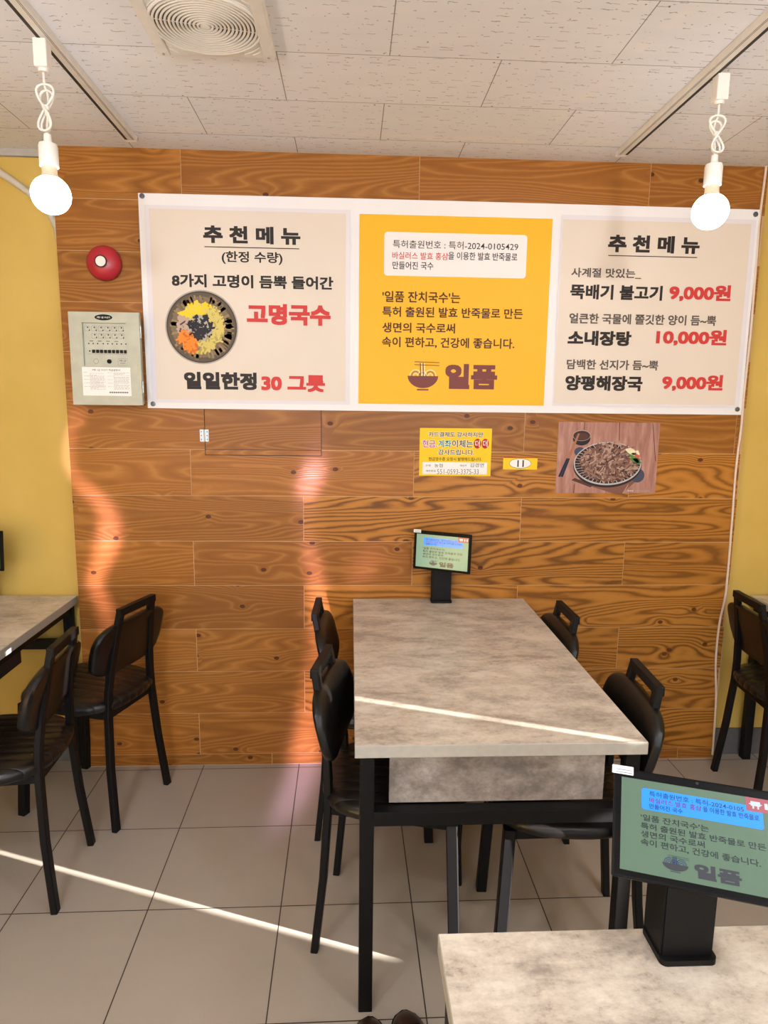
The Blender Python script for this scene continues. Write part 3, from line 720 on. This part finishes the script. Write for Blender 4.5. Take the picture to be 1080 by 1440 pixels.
pbox('instruction_sheet', I_WHITE, lambda b: slab(b, -.088, .088, -.134, -.030, -.0800, .0008), door)
def sheet_ink(b):
    rg = random.Random(2); y = -.0812
    ink(b, 'P형 1급 수신기 취급설명서', (-.05, .05, -.044, -.036), y, .012)
    for k in range(9): vquad(b, .008+k*.0078, .0145+k*.0078, -.124, -.119, y)
    for x0, x1 in ((-.082, -.004), (.004, .083)):
        for k in range(20):
            z = -.049-k*.0032
            if z < -.114: break
            x = x0+(0.022 if k % 4 else 0)
            while x < x1-.004:
                l = rg.uniform(.004, .012); vquad(b, x, min(x+l, x1), z-.0007, z, y); x += l+rg.uniform(.001, .003)
                if rg.random() < .08: break
pbox('lettering', plain('grey_ink', lin(110, 108, 110), .6), sheet_ink, door)
for z in (.10, -.10): pbox('hinge', STEEL, lambda b: lathe(b, [(.004, -.022), (.004, .022)], (.128, -.068, z), 12), None, True)
pbox('latch', STEEL, lambda b: lathe(b, [(.004, .0795), (.004, .0825), (.001, .083)], (-.119, 0, -.001), 16, 'y'), door, True)

hat = thing('wall_hatch', 'flush wood hatch with a steel hinge cut into the wood wall below the banner', 'hatch', (.285, 0, 1.415))
bm = BM(); vquad(bm, .0575, .5135, 1.311, 1.517, -.0006); bmesh.ops.translate(bm, verts=bm.verts[:], vec=(-.285, 0, -1.415)); obj('seam', bm, SLOT, hat)
bm = BM(); lay = bm.loops.layers.float_color.new('tile')
for a, b_, col in ((1.314, 1.3325, TI[(6, 1)]), (1.3348, 1.517, TI[(7, 1)])):
    for f in box(bm, .0605, .5105, -.0016, -.0004, a, b_):
        for l in f.loops: l[lay] = col
ph = obj('panel', bm, WOOD, None); ph.parent = hat; ph.location = (-.285, 0, -1.415)
# keep the grain continuous: object coordinates of the panel equal the wall's own
bm = BM()
box(bm, -.2455, -.2285, -.0035, -.001, -.051, -.003, bev=.0008, seg=1); box(bm, -.2265, -.2105, -.0035, -.001, -.051, -.003, bev=.0008, seg=1)
lathe(bm, [(.0028, -.0505), (.0028, -.0035)], (-.2275, -.0035, 0), 12)
hg = obj('hinge', bm, STEEL, hat)
bm = BM()
for x in (-.239, -.217):
    for z in (-.012, -.027, -.042): disc(bm, x, z, .0022, .0022, -.0037, 12)
obj('screw', bm, SLOT, hg)

# ------------------------------------------------------------------ cables
P = [(2.203, 2.433), (2.203, 2.40), (2.198, 2.26), (2.1985, 2.18), (2.204, 1.85), (2.202, 1.56), (2.203, 1.445), (2.198, 1.272), (2.202, 1.066), (2.205, .763), (2.190, .608), (2.190, .45), (2.206, .289), (2.212, .15), (2.214, .02)]
bm = BM(); tube(bm, smooth_path([(x, -.0045, z) for x, z in P], 8), .0045, 8); tag(obj('wall_cable', bm, CABLE, None, True), 'thin cream cable running down the right edge of the wood wall', 'cable')
P = [(-.98, .046, 2.49-.02), (-.80, .046, 2.408), (-.668, .046, 2.343), (-.558, .046, 2.268), (-.512, .048, 2.222), (-.482, .05, 2.165), (-.471, .052, 2.10), (-.469, .053, 2.0)]
P[0] = (-.9, .046, 2.4262)
bm = BM(); tube(bm, smooth_path(P, 8), .0125, 12); tag(obj('conduit', bm, CONDUIT, None, True), 'pale grey conduit sloping across the yellow wall behind the left bulb', 'conduit')

# ------------------------------------------------------------------ ceiling: tracks, pendants, vent
def track(x, sl, y1, label):
    R = thing('lighting_track', label, 'lighting track', (x, y1, H-.018), 0, 'ceiling lighting tracks')
    bm = BM(); box(bm, -.018, .018, -4.6, 0, -.002, .0185, bev=.001, seg=1); obj('rail', bm, ALU, R)
    bm = BM(); box(bm, sl-.0045, sl+.0045, -4.6, -.012, -.0028, .001); obj('slot', bm, SLOT, R)
    bm = BM()
    for d in (.010, .014): box(bm, (-1 if sl > 0 else 1)*d-.0006, (-1 if sl > 0 else 1)*d+.0006, -4.6, -.012, -.0026, 0)
    obj('groove', bm, plain('grey_groove', lin(120, 110, 102), .6), R)
    bm = BM(); box(bm, -.0185, .0185, -.002, .014, -.003, .0185, bev=.002, seg=1); obj('end_cap', bm, WHITE, R)
track(-.139, -.012, -.125, 'white lighting track with black slot on the left part of the ceiling')
track(1.597, .012, -.125, 'white lighting track with black slot on the right part of the ceiling')
def pendant(x, y, zb, label, flip):
    R = thing('pendant_lamp', label, 'pendant lamp', (x, y, zb), 0, 'bare bulb pendants on the ceiling tracks')
    zt = H-.019-zb
    bm = BM(); box(bm, -.0165, .0165, -.017, .017, zt-.066, zt, bev=.003); lathe(bm, [(.012, zt-.074), (.0135, zt-.065)], n=20); obj('track_adapter', bm, WHITE, R)
    bm = BM(); s = flip; za = zt-.073; zs = .115
    top, bot = za-.030, zs+.028; m = (top+bot)/2; hh = (top-bot)/2; n = 40
    def strand(pts, r=.0030): tube(bm, smooth_path(pts, 3), r, 8)
    strand([(0, 0, za+.004), (0, .001, za-.03), (s*.004, .008, top-.02), (s*.003, .009, m), (-s*.002, .008, bot+.02), (0, .002, zs+.02), (0, 0, zs-.002)])
    for wx, dy, dz, ph in ((.020, -.006, 0, 0), (.0145, .002, -.006, .3)):      # two loops of flex tied into an eight
        strand([(s*(wx*math.sin(2*a+ph*.3)*(1 if math.cos(a) > 0 else .85)+.004*math.cos(a)), dy+.004*math.sin(a), m+dz+(hh-abs(dz))*math.cos(a)) for a in [2*PI*i/n for i in range(n+1)]])
    lathe(bm, [(.0075, -.006), (.0085, 0), (.0075, .006)], (s*.001, -.001, m), 14)
    obj('cord', bm, WHITE, R, True)
    bm = BM(); lathe(bm, [(.006, .138), (.009, .136), (.010, .116)], n=20); lathe(bm, [(.012, .1165), (.0215, .113), (.0235, .106), (.0235, .058), (.0215, .0575)], n=32); obj('socket', bm, WHITE, R, True)
    bm = BM(); lathe(bm, [(.0185, .064), (.0185, .042), (.0205, .036), (.025, .029)], n=32); b = obj('bulb_neck', bm, BNECK, R, True)
    bm = BM(); r = .0485; prof = [(r*math.sin(a), -r*math.cos(a)*.98-.010) for a in [math.radians(q) for q in range(4, 154, 6)]]; prof.append((.0245, .030)); lathe(bm, prof, n=40); obj('bulb', bm, BULB, R, True)
pendant(-.151, -.79, 2.056, 'lit bare globe bulb hanging at the left in front of the yellow wall', 1)
pendant(1.626, -.74, 2.072, 'lit bare globe bulb hanging at the right in front of the banner', -1)
V = thing('ceiling_vent', 'square off-white ceiling fan vent with round ringed grille', 'vent', (.275, -.885, H))
bm = BM(); box(bm, -.152, .152, -.152, .152, -.016, .0005, bev=.003)
for s in (-1, 1): box(bm, s*.135-.015, s*.135+.015, -.150, .150, -.021, -.015, bev=.003)
obj('cover', bm, VENTW, V)
bm = BM(); lathe(bm, [(.128, -.0168), (.128, -.0160)], n=56); obj('grille_recess', bm, VDARK, V)  # flat dark disc: the shade behind the rings put into its colour
bm = BM()
def torus(bm, R, r, z, n=64, m=8):
    g = [[bm.verts.new(((R+r*math.cos(2*PI*j/m))*math.cos(2*PI*i/n), (R+r*math.cos(2*PI*j/m))*math.sin(2*PI*i/n), z+r*math.sin(2*PI*j/m))) for j in range(m)] for i in range(n)]
    for i in range(n):
        for j in range(m): bm.faces.new((g[i][j], g[i][(j+1) % m], g[(i+1) % n][(j+1) % m], g[(i+1) % n][j]))
for i in range(12): torus(bm, .018+.0094*i, .0033, -.0178)
torus(bm, .131, .005, -.0165); lathe(bm, [(.002, -.0215), (.011, -.021), (.013, -.018)], n=24)
for k in range(8):
    a = PI*k/4+.2; tube(bm, [(.012*math.cos(a), .012*math.sin(a), -.0172), (.126*math.cos(a), .126*math.sin(a), -.0172)], .0012, 6)
obj('ring_grille', bm, VENTW, V, True)
for sx in (-1, 1):
    for sy in (-1, 1):
        bm = BM()
        for q in range(3):
            n = 10; R = .140+.014*q; pr = []
            for i in range(n+1):
                a = math.radians(45-(22-q*6))+math.radians(2*(22-q*6))*i/n; pr.append((sx*R*math.cos(a)*.985, sy*R*math.sin(a)*.985, -.0165))
            pr = [p for p in pr if abs(p[0]) < .119 and abs(p[1]) < .148]
            if len(pr) > 2: tube(bm, pr, .0016, 6)
        obj('corner_rib', bm, VENTW, V)
for sx in (-1, 1):
    for sy in (-1, 1):
        bm = BM(); lathe(bm, [(.0035, -.0235), (.0035, -.0208)], (sx*.135, sy*.135, 0), 12); obj('screw', bm, STEEL, V)

# ------------------------------------------------------------------ order tablets
def screen_mat(name, c, e):
    t = NT(name, .16, .5); n = t.noise(t.coord(), 60, 3); col = t.ramp(n, [(.3, tuple(x*.96 for x in c[:3])+(1,)), (.7, c)])
    t.color(tuple(x*.25 for x in c[:3])+(1,)); t.link(col, t.b.inputs['Emission Color']); t.b.inputs['Emission Strength'].default_value = e; return t.m
S_GREEN = screen_mat('lit_screen_green', lin(104, 132, 110), .66); S_BLUE = screen_mat('lit_screen_blue', lin(40, 150, 255), .95); S_TEXT = screen_mat('lit_screen_text', lin(44, 56, 60), .7); S_DIM = screen_mat('lit_screen_dim_text', lin(62, 66, 74), .8)
S_BADGE = screen_mat('lit_screen_badge', lin(176, 92, 104), .8); S_RED = screen_mat('lit_screen_plum_text', lin(112, 50, 130), .8); S_NAVY = screen_mat('lit_screen_navy_text', lin(20, 56, 124), .8); S_LT = screen_mat('lit_screen_white', lin(210, 220, 230), .8)
BEZEL = plain('black_gloss_bezel', lin(12, 11, 13), .35, .1)
def tablet(loc, tz, tdx, tdy, yaw, tilt, ztop_f, ztop_b, dh, label, green=None):
    R = thing('order_tablet', label, 'tablet', loc, 0, 'table order tablets')
    W_, H_ = .236, .155; yb = dh
    bm = BM(); fw, fd = .039, dh
    b0 = [(-fw, -fd, .006), (fw, -fd, .006), (fw, fd, .006), (-fw, fd, .006)]; t0 = [(-fw, -fd, ztop_f), (fw, -fd, ztop_f), (fw, fd, ztop_b), (-fw, fd, ztop_b)]
    A = [bm.verts.new(p) for p in b0]; B = [bm.verts.new(p) for p in t0]
    for k in range(4): bm.faces.new((A[k], A[(k+1) % 4], B[(k+1) % 4], B[k]))
    bm.faces.new(A[::-1]); bm.faces.new(B); bmesh.ops.bevel(bm, geom=bm.edges[:], offset=.0025, segments=2, affect='EDGES'); obj('column', bm, BLACK, R)
    bm = BM(); rb = rbox2d(bm, -fw-.003, fw+.003, -fd-.001, fd+.011, .010, 0); ex = bmesh.ops.extrude_face_region(bm, geom=[rb]); bmesh.ops.translate(bm, verts=[e for e in ex['geom'] if isinstance(e, bmesh.types.BMVert)], vec=(0, .009, 0)); bmesh.ops.rotate(bm, verts=bm.verts[:], cent=(0, 0, 0), matrix=Matrix.Rotation(PI/2, 3, 'X')); bmesh.ops.translate(bm, verts=bm.verts[:], vec=(0, 0, 0)); bmesh.ops.recalc_face_normals(bm, faces=bm.faces[:]); obj('foot', bm, BLACK, R)
    bz = obj('tablet_body', (lambda b: (box(b, -W_/2, W_/2, 0, .010, -H_/2, H_/2, bev=.003), b)[1])(BM()), BEZEL, R)
    bz.location = (tdx, tdy, tz); bz.rotation_euler = (-tilt, 0, yaw)
    # screen: u to the right, v downwards, 0..1
    sw, sh = .214, .131; X = lambda u: -sw/2+u*sw; Z = lambda v: sh/2-v*sh-.002
    bm = BM(); vquad(bm, X(0), X(1), Z(1), Z(0), -.0004); scr = obj('screen', bm, green or S_GREEN, bz); scr['label'] = 'lit green screen'
    def part(nm, fn, m, lab=None):
        bm = BM(); fn(bm); o = obj(nm, bm, m, scr)
        if lab: o['label'] = lab
    rc = lambda u0, u1, v0, v1: (X(u0), X(u1), Z(v1), Z(v0))
    y = -.0010
    part('message_box', lambda b: rbox2d(b, X(.135), X(.90), Z(.33), Z(.09), .004, -.0006), S_BLUE, 'bright blue message box')
    part('badge', lambda b: vquad(b, X(.80), X(1), Z(.15), Z(0), -.0008), S_BADGE, 'plum badge')
    part('badge_icon', lambda b: (rbox2d(b, X(.83), X(.89), Z(.09), Z(.04), .001, y), vquad(b, X(.84), X(.85), Z(.12), Z(.09), y), vquad(b, X(.87), X(.88), Z(.12), Z(.09), y), vquad(b, X(.82), X(.90), Z(.075), Z(.065), y), vquad(b, X(.915), X(.935), Z(.11), Z(.045), y), vquad(b, X(.945), X(.955), Z(.085), Z(.07), y), vquad(b, X(.962), X(.984), Z(.11), Z(.045), y)), S_LT)
    for txt, q, o_, m_, lb in (('특허출원번호 : 특허-2024-0105', (.185, .785, .115, .175), .006, S_NAVY, 'navy lettering in the blue box'), ('만들어진 국수', (.185, .40, .255, .31), .012, S_NAVY, 'navy lettering in the blue box'), ('을 이용한 발효 반죽물로', (.53, .875, .185, .245), .012, S_NAVY, 'navy lettering in the blue box'),
            ('바실러스 발효 홍삼', (.185, .52, .185, .245), .012, S_RED, 'plum lettering in the blue box'), ("'일품 잔치국수'는", (.13, .56, .385, .455), .014, S_TEXT, None), ('특허 출원된 발효 반죽물로 만든', (.13, .90, .475, .545), .014, S_TEXT, None), ('생면의 국수로써', (.13, .53, .56, .63), .014, S_TEXT, None), ('속이 편하고, 건강에 좋습니다.', (.13, .86, .645, .72), .014, S_TEXT, None)):
        part('lettering', lambda b: ink(b, txt, rc(*q), y, o_), m_, lb)
    part('lettering', lambda b: ink(b, '일품', rc(.46, .74, .80, .945), y, .012, .034), S_DIM, 'large dim word')
    part('noodle_bowl_emblem', lambda b: noodle_logo(b, X(.265), X(.425), Z(.93), Z(.765), y), [S_DIM, S_NAVY])
    bm = BM(); rbox2d(bm, -W_/2-.003, -W_/2+.028, H_/2-.010, H_/2+.003, .001, -.0006); st = obj('sticker', bm, I_WHITE, bz)
    bm = BM()
    for k in range(2): vquad(bm, -W_/2+.003, -W_/2+.026, H_/2-.004-.004*k, H_/2-.0025-.004*k, -.0008)
    obj('lettering', bm, plain('faint_grey_ink', lin(140, 144, 150), .6), st)
    bm = BM(); lathe(bm, [(.0022, 0), (.0022, .0006)], (0, 0, H_/2-.006), 16, 'y'); obj('camera_lens', bm, SLOT, bz)
    return R
# on the centre table, on the near table, on the left table
tablet((.995, -.044, .73), .217, -.008, -.056, math.radians(-26), math.radians(4), .205, .205, .022, 'small order tablet on a black stand at the wall end of the centre table', screen_mat('lit_screen_pale_green', lin(120, 160, 140), .95))
tablet((1.119, -1.822, .73), .190, .012, -.012, math.radians(-20), math.radians(48), .148, .200, .030, 'order tablet on a black stand on the nearest table, showing its whole message')
tablet((-.814, -.03, .73), .217, .0, -.056, math.radians(-6), math.radians(4), .205, .205, .022, 'order tablet cut off by the left edge of the photo, on the left table')

# ------------------------------------------------------------------ shoes below the near edge of the picture
def shoe(x, y, rz, label, s):
    R = thing('shoe', label, 'shoe', (x, y, 0), rz, 'pair of dark leather shoes')
    LE = plain('dark_brown_leather', lin(50, 36, 30), .3, .5)
    def outline(t):   # half width along the length 0 heel .. 1 toe
        return .029+.010*math.sin(PI*min(1, max(0, (t-.05)*1.0)))+(.004 if t > .55 else 0)
    bm = BM(); rings = []; N = 22; Ln = .285
    for i in range(N+1):
        t = i/N; endf = math.sqrt(max(0, 1-((t-.80)/.20)**2)) if t > .80 else (math.sqrt(max(0, 1-((.10-t)/.10)**2)) if t < .10 else 1)
        hw = max(.003, outline(t)*endf); top = (.095-.02*t*2 if t < .35 else .081-(t-.35)*.075)*(.45+.55*endf) if t > .5 else .098-.05*t*.7
        yy = -Ln+Ln*t; Rg = []
        for k in range(12):
            a = PI*k/11; Rg.append(bm.verts.new((hw*math.cos(a)**1 if True else 0, yy, .016+max(.004, top-.016)*math.sin(a)**.7)))
        rings.append(Rg)
    for A, B in zip(rings, rings[1:]):
        for k in range(11): bm.faces.new((A[k], A[k+1], B[k+1], B[k]))
        bm.faces.new((A[11], A[0], B[0], B[11]))
    bm.faces.new(rings[0]); bm.faces.new(rings[-1][::-1]); bmesh.ops.recalc_face_normals(bm, faces=bm.faces[:]); obj('upper', bm, LE, R, True)
    bm = BM(); pts = []
    for i in range(N+1):
        t = i/N; endf = math.sqrt(max(0, 1-((t-.80)/.20)**2)) if t > .80 else (math.sqrt(max(0, 1-((.10-t)/.10)**2)) if t < .10 else 1)
        pts.append((max(.003, outline(t)*endf)+.003, -Ln-.003+(Ln+.006)*t))
    loop = [(a, b) for a, b in pts]+[(-a, b) for a, b in pts[::-1]]
    lo = [bm.verts.new((a, b, 0)) for a, b in loop]; hi = [bm.verts.new((a, b, .018)) for a, b in loop]
    for k in range(len(loop)): bm.faces.new((lo[k], lo[(k+1) % len(loop)], hi[(k+1) % len(loop)], hi[k]))
    bm.faces.new(lo[::-1]); bm.faces.new(hi); bmesh.ops.recalc_face_normals(bm, faces=bm.faces[:]); obj('sole', bm, BLACK, R)
    bm = BM()
    for k in range(4):
        yy = -Ln*.36-k*.016; tube(bm, [(-.018, yy, .083+.004*k), (0, yy-.004, .087+.004*k), (.018, yy, .083+.004*k)], .0022, 6)
    obj('laces', bm, BLACK, R, True)
shoe(.682, -1.236, math.radians(-5), 'dark leather shoe toe beside the front left leg of the centre table', 1)
shoe(.768, -1.221, math.radians(5), 'dark leather shoe toe between the table leg and the nearest table', -1)

# ------------------------------------------------------------------ added spot for reflected sunlight: wavy rosy streaks drawn in its shader
def caustic():
    L = Vector((-.2, -5.6, 1.75)); D = -L.y
    o = lamp('reflected_sun_spot', 'SPOT', L, 3400, (1, .66, 1.08), spot_size=math.radians(40), spot_blend=.1, shadow_soft_size=.035)
    o.rotation_euler = (PI/2, 0, 0)
    d = o.data; d.use_nodes = True; nt = d.node_tree; em = nt.nodes['Emission']
    class Q(NT):
        def __init__(s): s.t = nt
    q = Q(); p = q.sep(q.n('ShaderNodeTexCoord').outputs['Normal'])
    zz = q.math('ABSOLUTE', p[2]); u = q.math('DIVIDE', p[0], zz); v = q.math('DIVIDE', p[1], zz)
    x = q.math('MULTIPLY_ADD', u, D, L.x); z = q.math('MULTIPLY_ADD', v, D, L.z)
    def curve(inp, pts, lo, hi):
        f = q.n('ShaderNodeFloatCurve'); q.link(inp, f.inputs['Value']); c = f.mapping.curves[0]
        while len(c.points) < len(pts): c.points.new(.5, .5)
        for k, (a, b) in zip(c.points, pts): k.location = (a, (b-lo)/(hi-lo))
        f.mapping.update(); return q.math('MULTIPLY_ADD', f.outputs[0], hi-lo, lo)
    t = q.math('DIVIDE', z, 1.5, clamp=True)
    nz = q.noise(q.comb(x, 0.0, z), 7.0, 2)
    A = curve(t, [(0, -.36), (.40, -.345), (.47, -.365), (.53, -.395), (.57, -.375), (.645, -.335), (.72, -.33), (.78, -.40), (.83, -.47), (.90, -.475), (.97, -.43), (1, -.40)], -.6, .6)
    IA = curve(t, [(0, 0), (.05, .0), (.40, .35), (.5, .85), (.6, 1), (.72, .9), (.80, .6), (.84, .5), (.88, .45), (.97, .25), (1, 0)], 0, 1)
    WA = curve(t, [(0, .025), (.4, .03), (.53, .026), (.65, .042), (.74, .034), (.83, .022), (1, .03)], 0, .1)
    B = curve(t, [(0, .44), (.10, .45), (.2, .455), (.27, .47), (.38, .515), (.47, .505), (.57, .48), (.67, .452), (.78, .455), (.84, .485), (1, .5)], 0, .6)
    IB = curve(t, [(0, .9), (.06, 1), (.14, .75), (.22, .5), (.30, .45), (.40, .5), (.48, .7), (.56, .75), (.64, .3), (.72, .12), (.77, .55), (.80, .95), (.84, .8), (.89, .1), (1, 0)], 0, 1)
    WB = curve(t, [(0, .07), (.12, .05), (.25, .035), (.4, .06), (.5, .04), (.6, .03), (.8, .04), (1, .03)], 0, .1)
    def band(c, w_, i):
        r = q.math('DIVIDE', q.math('SUBTRACT', x, c), w_); g = q.math('POWER', 2.718, q.math('MULTIPLY', q.math('POWER', q.math('ABSOLUTE', r), 3.0), -1.0)); return q.math('MULTIPLY', g, i)
    s = q.math('ADD', q.math('MULTIPLY', band(A, WA, IA), 1.35), band(B, WB, IB))
    bx = q.math('DIVIDE', q.math('SUBTRACT', q.math('MULTIPLY_ADD', z, -.45, x), .30), .05); bz = q.math('DIVIDE', q.math('SUBTRACT', z, .86), .075)
    s = q.math('ADD', s, q.math('MULTIPLY', q.math('POWER', 2.718, q.math('MULTIPLY', q.math('ADD', q.math('MULTIPLY', bx, bx), q.math('MULTIPLY', bz, bz)), -1.0)), .3))
    s = q.math('MULTIPLY', s, q.math('MULTIPLY_ADD', nz, .8, .6))
    q.link(s, em.inputs['Strength'])
caustic()
